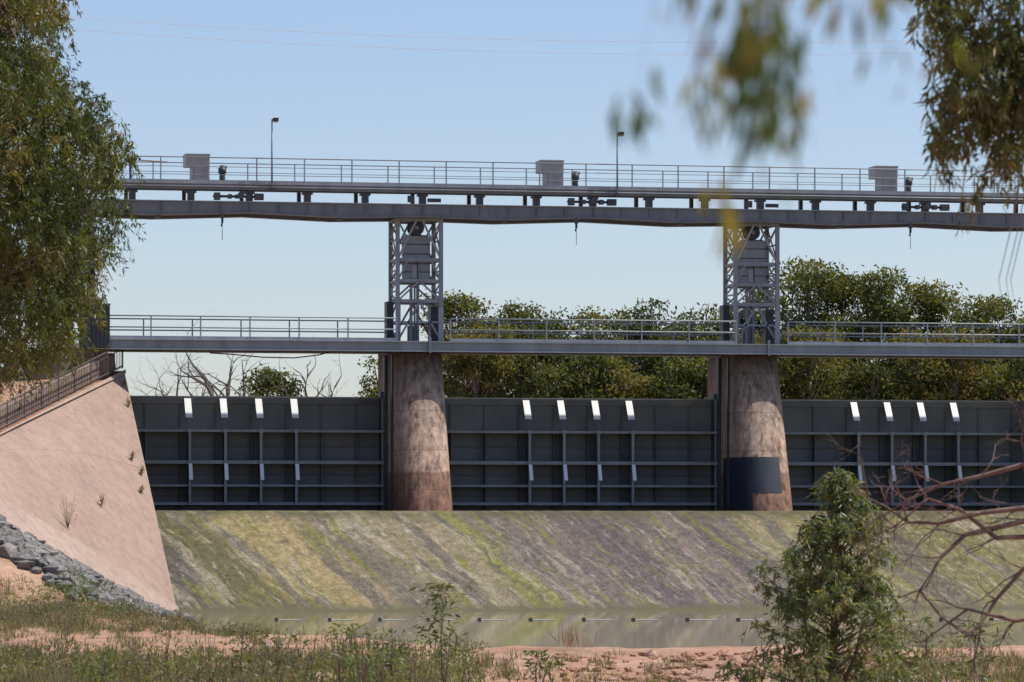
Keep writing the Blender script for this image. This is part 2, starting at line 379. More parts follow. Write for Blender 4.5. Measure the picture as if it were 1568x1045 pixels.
# --- upper gantry bridge
X0=-40
b=MB(); yF,yB=-4.0,-1.1
def girder(y,zt):
    pts=[]
    for kk in range(-3,6):
        c=C0+P*kk
        for dx,dz in ((0,.09),(P*.24,0),(P*.5,.16),(P*.76,0)): pts.append((c+dx,18.38+dz))
    pts=[p for p in pts if X0<=p[0]<=X1]
    n=len(pts); vs=[]
    for (x,z) in pts: vs+=[(x,y-.06,z),(x,y+.06,z),(x,y+.06,zt),(x,y-.06,zt)]
    fs=[]
    for i in range(n-1):
        for k in range(4):
            a=i*4+k; c=i*4+(k+1)%4; fs.append((a,a+4,c+4,c))
    b.add(vs,fs,4)
    vs=[]
    for (x,z) in pts: vs+=[(x,y-.17,z-.05),(x,y+.17,z-.05),(x,y+.17,z),(x,y-.17,z)]
    b.add(vs,fs,4)
    b.box(X0,X1,y-.15,y+.15,zt,zt+.04,1)
    x=C0-P*2
    while x<X1:
        b.box(x-.012,x+.012,y-.14,y-.065,18.56,zt-.01,4); x+=P/12
girder(yF+.1,19.00); girder(yB-.1,18.93)
b.box(X0,X1,yF-.08,yF+.0,19.56,19.80,4); b.box(X0,X1,yB,yB+.08,19.72,19.82,4)
b.box(X0,X1,yF-.14,yB+.14,19.82,19.87,1)
b.box(X0,X1,yF-.12,yF-.085,19.87,20.00,3)
b.box(X0,X1,yB+.085,yB+.12,19.87,20.00,3)
b.box(X0,X1,yF+.02,yF+.2,19.50,19.58,2)
x=C0-P*2
while x<X1:
    y=yF
    b.box(x-.15,x+.15,y-.06,y+.30,19.045,19.45,2)
    b.box(x-.24,x+.24,y-.08,y+.34,19.40,19.49,2)
    b.box(x-.08,x+.08,yB-.25,yB,19.0,19.72,2)
    b.box(x-.05,x+.05,yF+.2,yB-.02,19.70,19.815,2)
    x+=P/6
for kk in range(-1,5):
    for fx in (.24,.76):
        x=C0+P*kk+P*fx
        b.box(x-.12,x+.12,yF-.05,yF+.3,18.22,18.34,2)
    x=C0+P*kk
    b.box(x-.75,x-.45,yF-.12,yF-.07,19.1,19.42,2); b.box(x+.2,x+.85,yF-.12,yF-.07,19.12,19.3,2)
npost=int((X1-X0)/2.25)
for k in range(npost+1):
    for y in (yF-.10,yB+.10): b.box(X0+k*2.25-.028,X0+k*2.25+.028,y-.025,y+.025,19.87,21.04,3)
for y in (yF-.1,yB+.1):
    for z in (21.05,20.62,20.25): b.tube([(X0,y,z),(X1,y,z)],.03 if z>21 else .018,6,3)
b.tube([(X0,yF-.16,19.70),(X1,yF-.16,19.70)],.035,6,1)
b.obj('gantry_bridge',[M_steel,M_rail,M_dsteel,M_rail,M_girder])
def hoist(x):
    b=MB(); y=yF+.25
    b.box(x-.02,x+.78,y,y+1.1,19.87,20.67,0)
    b.box(x-.32,x+.78,y-.05,y+1.2,20.67,21.18,0); b.box(x-.35,x+.81,y-.08,y+1.23,21.18,21.24,0)
    b.box(x+.2,x+.22,y-.054,y-.05,20.7,21.15,1)
    b.box(x+.02,x+.06,y-.02,y,19.9,20.6,1); b.box(x+.3,x+.75,y-.02,y,19.95,20.0,1)
    for z in (20.15,20.3,20.45): b.box(x+.3,x+.7,y-.015,y,z,z+.03,1)
    b.tube([(x+1.4,y+.2,19.88),(x+1.4,y+.2,20.35)],.14,10,2); b.tube([(x+1.4,y+.2,20.35),(x+1.4,y+.2,20.62)],.19,10,2)
    b.tube([(x+1.4,y+.2,20.62),(x+1.4,y+.2,20.74)],.09,8,2); b.tube([(x+1.28,y+.2,20.66),(x+1.62,y+.2,20.66)],.07,8,2)
    b.tube([(x+.9,y-.3,19.25),(x+3.1,y-.3,19.25)],.06,8,2)
    for dx,w,h in ((.95,.28,.34),(1.6,.18,.2),(1.95,.35,.18),(2.45,.2,.22),(2.85,.42,.3)):
        b.box(x+dx,x+dx+w,y-.45,y-.15,19.25-h/2,19.25+h/2,2)
    b.tube([(x+2.2,y-.46,19.3),(x+2.2,y-.40,19.3)],.17,10,2)
    b.box(x+1.25,x+1.41,y-.45,y-.25,18.22,18.45,2)
    b.tube([(x+1.33,y-.35,18.2),(x+1.33,y-.35,17.2)],.014,5,2)
    b.tube([(x+1.33,y-.35,18.3),(x+1.33,y-.35,18.02)],.06,6,2); b.tube([(x+1.33,y-.35,18.02),(x+1.28,y-.35,17.85)],.04,6,2)
    b.box(x+1.5,x+2.9,y,y+.5,19.875,19.95,1)
    b.obj('hoist_cabinet',[M_cab,M_steel,M_dsteel])
for xh in (-15.95,.95,17.45,34): hoist(xh)
def lamp(x,dz,ant):
    b=MB(); y=yF-.2
    b.tube([(x,y,19.6),(x,y,22.85+dz)],[.05,.035],8,0)
    b.beam((x-.02,y,22.85+dz),(x+.24,y,22.9+dz),.05,.05,0)
    b.box(x+.05,x+.3,y-.14,y+.14,22.78+dz,22.94+dz,1); b.box(x+.08,x+.27,y-.1,y+.1,22.74+dz,22.78+dz,2)
    if ant: b.tube([(x-.04,y,22.8+dz),(x-.04,y,23.4+dz)],.012,5,0)
    b.box(x-.08,x+.08,y-.05,y+.09,19.5,19.65,1)
    b.obj('lamp_pole',[M_steel,M_dsteel,M_cab])
lamp(-12.3,0,0); lamp(4.25,-.35,1)
b=MB()
b.tube([(-18.9,yF,19.87),(-18.9,yF,20.95)],.06,8,0); b.box(-19.1,-18.7,yF-.1,yF+.1,20.75,20.95,0); b.tube([(-18.75,yF-.12,20.95),(-18.75,yF+.1,20.95)],.17,12,0)
b.beam((-18.6,yF-.3,20.85),(-17.2,yF-.3,20.78),.05,.05,1); b.tube([(-18.5,yF-.3,20.85),(-18.5,yF-.3,20.98)],.06,6,0)
b.obj('blue_valve_stand',[M_blue,M_tan])
# ================================================================= WING WALL
A=Vector((-19.08,-3,11.12)); B=Vector((-18.25,-17.3,-.1)); D=Vector((-25.7,-14,7.9)); Cc=Vector((-26.3,-22,4.45))
E=A+(D-A)*1.46; F=B+(Cc-B)*1.46
def q(u,v): return (A*(1-v)+B*v)*(1-u)+(E*(1-v)+F*v)*u
b=MB(); nu,nv=24,18
vs=[q(i/nu,j/nv*1.1) for i in range(nu+1) for j in range(nv+1)]; fs=[]
for i in range(nu):
    for j in range(nv):
        a=i*(nv+1)+j; fs.append((a,a+1,a+nv+2,a+nv+1))
b.add(vs,fs,0)
A2=A+Vector((-1.2,1.5,0)); B2=B+Vector((-1.2,3,0))
b.add([A,B,B2,A2],[(0,3,2,1)],1)
nrm=(B-A).cross(E-A).normalized()
if nrm.z<0: nrm=-nrm
b.add([A+nrm*.1,E+nrm*.1,E+nrm*.1+(F-E).normalized()*.3,A+nrm*.1+(B-A).normalized()*.3],[(0,1,2,3)],1)
k=20; top=[q(i/k,1-(.04+.16*(i/k)))+nrm*.10 for i in range(k+1)]; bot=[q(i/k,1.10)+nrm*.14 for i in range(k+1)]; topi=[q(i/k,1-(.04+.16*(i/k)))-nrm*.05 for i in range(k+1)]
b.add(top+bot+topi,[(i,i+k+1,i+k+2,i+1) for i in range(k)]+[(i,i+1,i+2*k+3,i+2*k+2) for i in range(k)],1)
p=[q(i/k,.42-.30*(i/k))+nrm*.004 for i in range(k+1)]; b.tube(p,.008,4,2)
b.obj('wing_wall',[M_pink,M_pink2,M_pier])
b=MB()
pts=[A+Vector((-.05,.05,-.05)),D+Vector((-.05,.05,-.05)),E+Vector((-.05,.05,-.05)),Vector((-34,-26,3.5)),Vector((-95,-30,3.5)),Vector((-95,14,11)),Vector((-24,14,11)),Vector((-21.6,3,11))]
b.add(pts+[Vector((-24,30,3)),Vector((-95,30,3))],[(0,1,5),(0,5,6,7),(1,2,5),(2,3,4),(2,4,5),(6,5,9,8)],0)
b.obj('earth_embankment',[M_ground])
b=MB()
b.box(-23.4,-20.6,-3.6,2.2,4.2,12.05,0)
b.box(-21.3,-19.95,-4.7,-4.6,12.1,14.1,1)
for x in np.arange(-21.25,-19.95,.18): b.box(x,x+.06,-4.76,-4.7,12.1,14.1,1)
b.box(-21.35,-19.9,-4.78,-4.55,14.1,14.16,2)
b.box(-21.3,-20.0,-4.4,-3.2,11.0,12.1,0)
b.tube([(-20.9,-4.4,12.5),(-20.7,-4.4,14.9)],.05,6,2); b.tube([(-20.3,-4.4,14.1),(-20.2,-4.4,14.8)],.03,6,2)
b.obj('abutment_block',[M_pier,M_dsteel,M_fence])
b=MB()
a0=A+Vector((-.1,-.2,.1)); e0=E+Vector((-.1,0,.1))
n=110
for i in range(n+1):
    p=a0.lerp(e0,i/n); r=.035 if i%10==0 else .014
    b.tube([p,p+Vector((0,0,1.12 if i%10 else 1.2))],r,4,0)
for h,r in ((1.12,.04),(.12,.035),(.9,.02)): b.tube([a0+Vector((0,0,h)),e0+Vector((0,0,h))],r,6,0)
b.beam(a0+Vector((-.45,.3,.35)),e0+Vector((-.45,.3,.35)),.3,.75,1)
b.obj('safety_fence',[M_fence,M_pink])
# ================================================================= TERRAIN
def cam_ld(x,y):
    dx=x-CX; dy=y-CY; return dx*cp-dy*sp, dx*sp+dy*cp
ux,uy=-.848,-.53
def terrain(x,y):
    l,d=cam_ld(x,y)
    ds=130+13*ss(-1,-8,l) +26*ss(-9.5,-14.5,l)+ 1.2*np.sin(l*.9)+.6*np.sin(l*2.3+1)
    s=ds-d
    z=np.where(s>0, .12+.30*ss(0,9,s)+ .025*np.clip(88-d,0,90), .12-1.3*ss(0,6,-s))
    rx=x-B.x; ry=y-B.y; t=rx*ux+ry*uy; n=rx*(-uy)+ry*ux
    bz=.457*np.clip(t,-4,14)-.40*np.clip(n,0,40)-.55
    bz=np.where(n<0, np.minimum(bz,bz+n*.1), bz)
    z=np.maximum(z,np.where(t>-4,bz,-9))
    z=np.where(y>-4, np.maximum(z,4.0), z)
    z=np.where((x>95), z+ss(95,130,x)*6,z)
    z=np.where(d<-5, 2.8,z)
    z=z+ np.where(y>20, 6.6*ss(18,34,x)*ss(48,58,y)*(1-ss(62,75,y)),0)
    return z
def axis(lo,hi,step,far):
    a=list(np.arange(lo,hi+.01,step)); s=step; v=hi
    while v<far: s*=1.35; v+=s; a.append(v)
    s=step; v=lo; pre=[]
    while v>-far: s*=1.35; v-=s; pre.append(v)
    return np.array(pre[::-1]+a)
ax=axis(-48,18,.5,3000); ay=axis(-114,-16,.5,3000)
GX,GY=np.meshgrid(ax,ay,indexing='ij'); GZ=terrain(GX,GY)
sh=GX.shape
nz=np.zeros(sh)
for i in range(sh[0]):
    for j in range(sh[1]):
        x,y=GX[i,j],GY[i,j]
        if -52<x<22 and -118<y<-10:
            nz[i,j]=.08*noise.noise((x*.35,y*.35,0))+.06*noise.noise((x*1.3,y*1.3,3))
GZ=GZ+nz
V=np.stack([GX,GY,GZ],-1).reshape(-1,3)
idx=np.arange(sh[0]*sh[1]).reshape(sh)
Fq=np.stack([idx[:-1,:-1],idx[1:,:-1],idx[1:,1:],idx[:-1,1:]],-1).reshape(-1,4)
me=bpy.data.meshes.new('ground'); me.from_pydata(V.tolist(),[],Fq.tolist()); me.materials.append(M_ground)
me.polygons.foreach_set('use_smooth',[True]*len(me.polygons)); me.update()
S.collection.objects.link(bpy.data.objects.new('ground',me))
b=MB(); b.add([(-60,-130,.15),(140,-130,.15),(140,-14,.15),(-60,-14,.15)],[(0,1,2,3)],0); b.obj('water',[M_water])
b=MB()
for k in range(-3,14):
    l=-3.2+k*2.05+random.uniform(-.12,.12); c=Vector(bank(l,166,0))
    b.box(c.x,c.x+random.uniform(.9,1.2),c.y-.3,c.y+.3,-.6,.17,0); b.box(c.x-.10,c.x-.01,c.y-.15,c.y+.15,-.6,.23,1)
b.obj('baffle_blocks',[M_baffle,M_dsteel])
# ================================================================= ROCKS
import bmesh
bm=bmesh.new(); bmesh.ops.create_icosphere(bm,subdivisions=1,radius=1); iv=np.array([v.co[:] for v in bm.verts]); ifc=[tuple(v.index for v in f.verts) for f in bm.faces]; bm.free()
def rocks(name,pts,smin,smax,mat):
    b=MB()
    for (x,y,z) in pts:
        s=random.uniform(smin,smax)*random.choice((1,1,.6,1.4)); sc=np.array([random.uniform(.7,1.3),random.uniform(.7,1.3),random.uniform(.45,.9)])*s
        a=random.uniform(0,6.28); R=np.array([[math.cos(a),-math.sin(a),0],[math.sin(a),math.cos(a),0],[0,0,1]])
        v=iv*(1+rng.uniform(-.28,.28,(len(iv),1)))*sc; v=v@R.T+np.array([x,y,z])
        b.add(v.tolist(),ifc,0)
    return b.obj(name,[mat])
pts=[]
while len(pts)<2600:
    t=random.uniform(-3.8,15); n=random.expovariate(1/6.5)+.1
    if n>13+random.random()*3 or (t<0 and n>4.5): continue
    x=B.x+ux*t-uy*n; y=B.y+uy*t+ux*n
    z=float(terrain(np.array(x),np.array(y)))
    if z<-.05: continue
    pts.append((x,y,z+.07))
rocks('rock_pile',pts,.13,.40,M_rock)
pts=[]
for _ in range(1500):
    l=random.uniform(1.2,11); d=random.uniform(90,116)
    if random.random()>.15+.85*(noise.noise((l*.7,d*.2,0))>.1): continue
    x,y,_z=bank(l,d); pts.append((x,y,float(terrain(np.array(x),np.array(y)))+.03))
rocks('dirt_clods',pts,.03,.14,M_ground)
# ================================================================= VEGETATION
def ntz(x,y): return float(terrain(np.array(x),np.array(y)))
def left_tree():
    zk=[6.6,7.2,8.0,8.9,9.9,11,12.4,13.2,13.8,15,16.1,17.5,19.5]
    ek=[-12.3,-11.2,-9.9,-9.3,-9.05,-8.95,-8.95,-9.25,-9.9,-10.3,-10.15,-10.6,-12.5]
    P0=[]
    while len(P0)<6000:
        l=random.uniform(-17.5,-8.6); z=random.uniform(7.4,18.6); d=random.uniform(91.5,98.5)
        if l<-13 and random.random()<.7: continue
        e=np.interp(z-.5,zk,ek)
        rd=abs(d-95)/3.5
        e2=e-.7*rd**2+ .85*noise.noise((l*.4,d*.6,z*.9))+.4*noise.noise((l,d,z*2.5))
        if l>e2-.15: continue
        nn=noise.noise((l*1.0,d*.7,z*1.0))
        if nn<-.15 : continue
        P0.append(bank(l,d,z))
    P0=np.array(P0); n=len(P0)
    Q,r=twigs(P0,rng.uniform(.35,1.1,n),34,.17,.034,spread=.55,down=.8)
    cl=np.array([noise.noise((p[0]*.5,p[1]*.5,p[2]*.6)) for p in P0])
    r=np.clip(r*.8+np.repeat(cl,34)*.8+.10,0,1)
    fo=quads('foliage',Q,M_leafL,r)
    b=MB()
    def pl(*ps): return [Vector(bank(*p)) for p in ps]
    b.tube(pl((-14.2,95,.1),(-14.1,95,3),(-13.8,95,6),(-13.4,95,10),(-13.0,95.2,14),(-12.8,95,18)),[.42,.36,.3,.24,.15,.04],10)
    for _ in range(46):
        z=random.uniform(6,16.5); l0=np.interp(z,[6,10,14,18],[-13.8,-13.4,-13,-12.8]); d1=random.uniform(92.5,97.5)
        l1=random.choice((np.interp(z+1.2,zk,ek)-random.uniform(.4,1.8),random.uniform(-17.5,-14)))
        m=((l0+l1)/2,(95+d1)/2,z+.9)
        b.tube(pl((l0,95,z),m,(l1,d1,z+1.3),(l1+.25*np.sign(l1-l0),d1,z+.8)),[.1,.06,.03,.01],6)
    tr=b.obj('trunk',[M_bark])
    e=bpy.data.objects.new('gum_tree',None); S.collection.objects.link(e); child(fo,e); child(tr,e)
left_tree()
def shrub_tree():
    zk=[.8,1.6,2.4,3.2,3.9,4.3,4.7,5.0]; rk=[1.95,1.75,1.45,1.1,.8,.5,.28,.08]
    ck=[6.45,6.4,6.35,6.3,6.4,6.5,6.5,6.45]
    P0=[]
    while len(P0)<900:
        z=random.uniform(.7,5.0); R=np.interp(z,zk,rk); c=np.interp(z,zk,ck); a=random.uniform(0,6.28); q_=math.sqrt(random.random())*R
        q_*=1+.7*noise.noise((math.cos(a)*1.7,math.sin(a)*1.7,z*2.1))
        l=c+q_*math.cos(a); d=82+q_*math.sin(a)
        if noise.noise((l*1.3,d*1.3,z*1.3))<-.12: continue
        P0.append(bank(l,d,z+.15))
    P0=np.array(P0); n=len(P0)
    Q,r=twigs(P0,rng.uniform(.25,.7,n),20,.18,.038,droop=.5,spread=.65,down=.6)
    fo=quads('foliage',Q,M_leafR,r)
    b=MB()
    def pl(ps): return [Vector(bank(*p)) for p in ps]
    b.tube(pl([(6.3,82,.2),(6.35,82,2),(6.4,82,3.6),(6.5,82,4.9)]),[.07,.05,.035,.01],7)
    b.tube(pl([(6.3,82,.3),(5.9,82,1.6),(5.7,82.2,2.8)]),[.05,.035,.01],6)
    b.tube(pl([(6.3,82,.3),(6.8,82,1.5),(7.1,81.8,2.9)]),[.05,.035,.01],6)
    for k in range(0,n,5):
        p=Vector(P0[k]); z=max(.6,p.z-.7); c=float(np.interp(z,zk,ck)); b.tube([Vector(bank(c,82,z)),p],[.016,.006],4)
    tr=b.obj('trunk',[M_twig])
    e=bpy.data.objects.new('young_gum_tree',None); S.collection.objects.link(e); child(fo,e); child(tr,e)
shrub_tree()
def right_tree():
    P0=[]
    sprays=[(5.2,10.3,8.5,.42),(5.55,10.3,8.3,.38),(4.75,10.2,9.1,.2),(5.0,9.6,8.6,.26),(4.72,9.0,8.0,.14),(4.9,8.6,7.8,.16),(5.35,8.8,7.95,.22),(5.65,9.5,8.2,.3),(4.52,10.1,9.35,.13),(5.1,8.3,7.7,.1),(4.78,9.3,8.6,.16),(5.5,8.6,7.75,.15),(5.0,8.0,7.55,.08),(4.62,8.4,7.95,.07)]
    for (l,z1,z0,w) in sprays:
        for _ in range(int(85*(z1-z0)*w*4.2)):
            z=random.uniform(z0,z1)
            if noise.noise((l*3,z*2.2,0))<-.25: continue
            P0.append(bank(l+random.gauss(0,w*.6),45+random.gauss(0,.4),z+.15))
    for _ in range(700):
        P0.append(bank(random.uniform(5.9,9.5),45+random.uniform(-2,2),random.uniform(8.4,12.5)))
    P0=np.array(P0); n=len(P0)
    Q,r=twigs(P0,rng.uniform(.2,.5,n),12,.165,.029,droop=.9,spread=.35,down=.95)
    fo=quads('foliage',Q,M_leafN2,r)
    b=MB()
    def pl(ps): return [Vector(bank(*p)) for p in ps]
    b.tube(pl([(9,45,1),(8.9,45,4),(8.4,45,8),(8,45,12)]),[.3,.26,.2,.06],10)
    b.tube(pl([(8.5,45,8),(7.2,45,9.8),(6,45,10.6),(5,45,10.5)]),[.12,.07,.04,.02],7)
    b.tube(pl([(8.6,45,7.6),(7.2,45,8.9),(6,45,9.4),(5.2,45,9.2)]),[.1,.06,.03,.01],7)
    for (l,z1,z0,w) in sprays:
        b.tube(pl([(l+.25,45,z1),(l+.08,45,(z0+z1)/2+.15),(l,45,z0),(l-.04,45,z0-.25)]),[.018,.012,.007,.003],5)
    for l in (5.42,5.55,5.5):
        b.tube(pl([(l+.1,45,7.9),(l,45.1,7.3),(l-.13,45,6.8),(l-.1,45,6.6)]),[.006,.005,.004,.002],4)
    tr=b.obj('trunk',[M_bark])
    e=bpy.data.objects.new('overhanging_gum_tree',None); S.collection.objects.link(e); child(fo,e); child(tr,e)
right_tree()
def near_twigs():
    D0=8.0; Q=[];R=[]
    def cluster(l,z,nl,sl,sz,size,lo,hi):
        Pn=bankA(l+rng.normal(0,sl,nl),D0+rng.normal(0,.12,nl),z+rng.uniform(-sz,sz,nl)+size*.4)
        Dn=rng.normal(0,.28,(nl,3)); Dn[:,2]-=1
        Q.append(leaf_quads(Pn,Dn,size*rng.uniform(.7,1.15,nl),.21*size*rng.uniform(.7,1.3,nl))); R.append(rng.uniform(lo,hi,nl))
    cluster(.475,5.14,44,.035,.08,.11,0,.6)
    cluster(.475,5.06,44,.035,.06,.10,0,.4)
    cluster(.51,5.00,26,.022,.06,.09,.0,.5)
    cluster(.50,4.94,16,.022,.05,.09,.0,.5)
    cluster(.56,4.98,8,.014,.05,.08,.5,.9)
    cluster(.42,5.12,18,.03,.07,.10,.5,1)
    cluster(.385,5.0,18,.018,.06,.09,.3,.75)
    cluster(.45,4.92,10,.03,.04,.08,.0,.5)
    cluster(.24,4.97,12,.014,.03,.07,.0,.4)
    cluster(.20,4.97,7,.010,.03,.07,.0,.4)
    cluster(.27,5.03,3,.010,.02,.06,.0,.4)
    cluster(.40,4.80,8,.02,.05,.10,.6,.75)
    cluster(.41,4.72,4,.012,.04,.08,.6,.75)
    cluster(.47,4.84,4,.03,.03,.08,.2,.7)
    cluster(.60,5.2,14,.06,.03,.09,.3,1)
    cluster(.75,5.18,14,.06,.03,.09,.2,.7)
    cluster(.33,5.2,9,.05,.02,.08,.3,1)
    cluster(.85,5.12,6,.04,.05,.07,.3,1)
    cluster(.70,5.05,5,.04,.05,.07,.3,1)
    cluster(.55,5.45,60,.25,.14,.11,0,1)
    fo=quads('leaves',np.concatenate(Q),M_leafN,np.concatenate(R))
    b=MB()
    def pl(ps): return [Vector(bank(*p)) for p in ps]
    b.tube(pl([(1.6,D0,5.7),(1.0,D0,5.62),(.55,D0,5.5),(.3,D0,5.35),(.24,D0,5.0)]),[.012,.008,.005,.002,.001],6)
    b.tube(pl([(.55,D0,5.5),(.49,D0,5.3),(.48,D0,5.0),(.43,D0,4.85)]),[.005,.003,.002,.001],6)
    b.tube(pl([(.55,D0,5.5),(.42,D0,5.3),(.38,D0,5.0)]),[.004,.002,.001],6)
    b.tube(pl([(1.6,D0,2.4),(1.75,D0,4),(1.6,D0,5.7),(1.5,D0,6.3)]),[.05,.035,.02,.01],8)
    tw=b.obj('twigs',[M_twig])
    e=bpy.data.objects.new('near_gum_sapling',None); S.collection.objects.link(e); child(fo,e); child(tw,e)
near_twigs()
def grow(b,p,d,L,r,depth,bend=.25,mi=0,up=0.0):
    pts=[p]; n=5; q_=p.copy(); dd=d.copy(); rad=[r]; kids=[]
    for i in range(n):
        dd=(dd+Vector((random.gauss(0,bend),random.gauss(0,bend),random.gauss(0,bend)+up))).normalized()
        q_=q_+dd*L/n; pts.append(q_.copy()); rad.append(max(r*(1-.75*(i+1)/n),.003))
        if depth>0 and i>=1 and random.random()<.75: kids.append((q_.copy(),dd.copy(),rad[-1]))
    b.tube(pts,rad,5 if r<.05 else 7,mi)
    for (kp,kd,kr) in kids:
        s=Vector((random.gauss(0,1),random.gauss(0,1),random.gauss(0,1))).normalized()
        grow(b,kp,(kd+s*.8).normalized(),L*random.uniform(.4,.65),kr*.75,depth-1,bend,mi,up)
b=MB()
mains=[[(10.5,4.2),(8.6,4.9),(7.42,4.99),(6.77,4.83),(6.21,4.70),(5.78,4.48),(5.35,4.25)],
 [(10.5,3.9),(8.4,4.3),(7.42,4.39),(6.77,4.29),(6.21,4.15),(5.73,4.15),(5.45,4.35),(5.17,4.53)],
 [(10.5,3.6),(8.4,4.1),(7.42,4.15),(6.58,3.96),(6.21,3.68),(5.92,3.16),(6.21,2.78),(6.58,2.5)],
 [(10.5,3.0),(8.3,3.7),(7.42,3.5),(7.06,3.02),(6.8,2.65),(6.7,2.2)],
 [(10.5,3.3),(8.2,4.0),(7.0,3.9),(6.5,4.35),(6.0,4.5),(5.6,4.1)],
 [(10.5,2.4),(8.3,2.9),(7.3,2.7),(6.6,2.9),(6.0,2.5)]]
for mpts in mains:
    pp=[Vector(bank(l+random.gauss(0,.02),60+random.gauss(0,.12),z+random.gauss(0,.02))) for l,z in mpts]
    n=len(pp); b.tube(pp,[.055*(1-.82*i/(n-1)) for i in range(n)],7)
    for i in range(2,n):
        for _ in range(2):
            dr=(pp[i]-pp[i-1]).normalized()+Vector((random.gauss(0,.6),random.gauss(0,.4),random.gauss(-.15,.6)))
            grow(b,pp[i],dr.normalized(),random.uniform(.4,.9),.014,2,bend=.22)
b.tube([Vector(bank(10.8,60,.8)),Vector(bank(10.6,60,2.5)),Vector(bank(10.5,60,4.4))],[.16,.13,.08],9)
b.obj('dead_branches',[M_red])
for (l,d,h,r) in ((-24.0,250,9.6,.2),(-22.3,252,9.4,.2),(-20.2,250,9.4,.2),(-18.9,254,9.8,.2),(-17.6,250,11.5,.3),(-16.6,251,10.4,.2),(-11.9,250,10.4,.22),(-10.6,252,8.6,.1)):
    random.seed(int(abs(l)*37)); b=MB(); p=Vector(bank(l,d,4.0))
    b.tube([p,p+Vector((.1,0,h*.5)),p+Vector((0,0,h*.62))],[r,r*.8,r*.6],7)
    for _ in range(3):
        grow(b,p+Vector((0,0,h*random.uniform(.5,.62))),Vector((random.gauss(0,.7),random.gauss(0,.3),1)).normalized(),h*.38,r*.55,2,bend=.25,up=.02)
    b.obj('dead_tree',[M_grey])
random.seed(5)
def tree_mass(name,trees,nper,qs):
    QP=[];RR=[];b=MB()
    for (l,d,zt,R,ty) in trees:
        zb=4.0; H=zt-zb; c=Vector(bank(l,d,0))
        nb=int(26*R/2.6)+10
        b.tube([c+Vector((0,0,3.5)),c+Vector((.2,0,H*.4+4)),c+Vector((-.1,0,H*.75+4))],[.3,.22,.08],6)
        tone=random.uniform(-.25,.2)+(.1 if ty else 0)
        for k in range(nb):
            u=random.uniform(0,1)**.85; ph=random.uniform(0,6.28)
            env=math.sin(min(1,(.30+.70*u))*math.pi*.93)**.6 
            rr=R*env*math.sqrt(random.random())
            br=random.uniform(.5,1.25)*(R/2.9)**.5
            zz=min(zb+H*(.26+.70*u),zt-br*.7)
            bc=np.array([c.x+rr*math.cos(ph),c.y+rr*math.sin(ph),zz])
            b.tube([Vector((c.x,c.y,zz-2)),Vector(bc.tolist())],[.06,.02],4)
            m=int(nper*br*br); dv=rng.normal(size=(m,3)); dv/=np.linalg.norm(dv,axis=1,keepdims=True)
            rad=br*rng.uniform(.3,1.15,(m,1))**.6
            nb3=np.array([noise.noise((float(a[0])*2+k,float(a[1])*2,float(a[2])*2)) for a in dv])
            p=bc+dv*rad*np.array([1.2,1.2,.8])*(1+.6*nb3[:,None])
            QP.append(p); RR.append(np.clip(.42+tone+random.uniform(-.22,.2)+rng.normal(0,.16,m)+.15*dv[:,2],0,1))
    Pp=np.concatenate(QP); m=len(Pp); Dn=rng.normal(0,.8,(m,3)); Dn[:,2]-=.5
    Q=leaf_quads(Pp,Dn,qs*rng.uniform(.6,1.4,m),qs*.5*rng.uniform(.6,1.3,m))
    fo=quads('foliage',Q,M_leafB,np.concatenate(RR)); tr=b.obj('trunks',[M_bark])
    e=bpy.data.objects.new(name,None); S.collection.objects.link(e); child(fo,e); child(tr,e)
T=[(-3.6,18.0,2.4),(-1.6,18.7,2.6),(.8,18.3,2.5),(2.7,17.4,2.3),(4.75,17.3,2.3),(6.4,17.6,2.4),(8.2,17.4,2.3),(10.1,17.3,2.4),(11.7,17.6,2.4),(13.6,17.6,2.4),(16.4,19.1,2.7),(18.5,19.9,2.9),(20.8,19.3,2.6),(22.8,19.3,2.6),(24.7,19.7,2.7),(26.4,18.6,2.4),(28.9,17.6,2.3),(30.8,17.6,2.3),(32.4,16.9,2.2),(34.6,17.6,2.5),(37.5,18,2.8),(41,18.5,3)]
trees=[(l,260+random.uniform(-3,4),z+.5,R,0) for l,z,R in T]
for k in range(27):
    l=-3.2+k*1.45+random.uniform(-.5,.5); trees.append((l,252+random.uniform(-2,2),random.uniform(13.0,16.2),2.0,1))
for k in range(16):
    l=-2+k*2.5+random.uniform(-.5,.5); trees.append((l,268,random.uniform(15.5,17.4),2.6,0))
trees+=[(-8.2,256,14.3,1.3,0),(-15.8,262,13.9,1.7,0),(-14.2,262,13.8,1.5,0)]
tree_mass('distant_tree_line',trees,270,.28)
def bushes(name,items,mat,leafL,leafW,dens):
    Q=[];R=[];b=MB()
    for (l,d,r,h) in items:
        x,y,_=bank(l,d); z=ntz(x,y); n=max(6,int(dens*r*r*h*8))
        th=rng.uniform(0,6.28,n); q_=np.sqrt(rng.uniform(0,1,n))*r; zz=rng.uniform(.05,1,n)**.8*h*(1-.45*(q_/r)**2)
        Pn=np.stack([x+q_*np.cos(th),y+q_*np.sin(th),z+zz],1)
        Dn=np.stack([np.cos(th)*.5,np.sin(th)*.5,np.full(n,.6)],1)+rng.normal(0,.5,(n,3))
        Q.append(leaf_quads(Pn,Dn,leafL*rng.uniform(.6,1.3,n),leafW*rng.uniform(.6,1.3,n))); tone=random.uniform(0,.55); R.append(np.clip(tone+rng.uniform(0,.4,n),0,1))
        for _ in range(4): 
            a=random.uniform(0,6.28); b.tube([Vector((x,y,z-.05)),Vector((x+r*.6*math.cos(a),y+r*.6*math.sin(a),z+h*.9))],[.012,.005],4)
    fo=quads('leaves',np.concatenate(Q),mat,np.concatenate(R)); st=b.obj('stems',[M_twig])
    e=bpy.data.objects.new(name,None); S.collection.objects.link(e); child(fo,e); child(st,e)
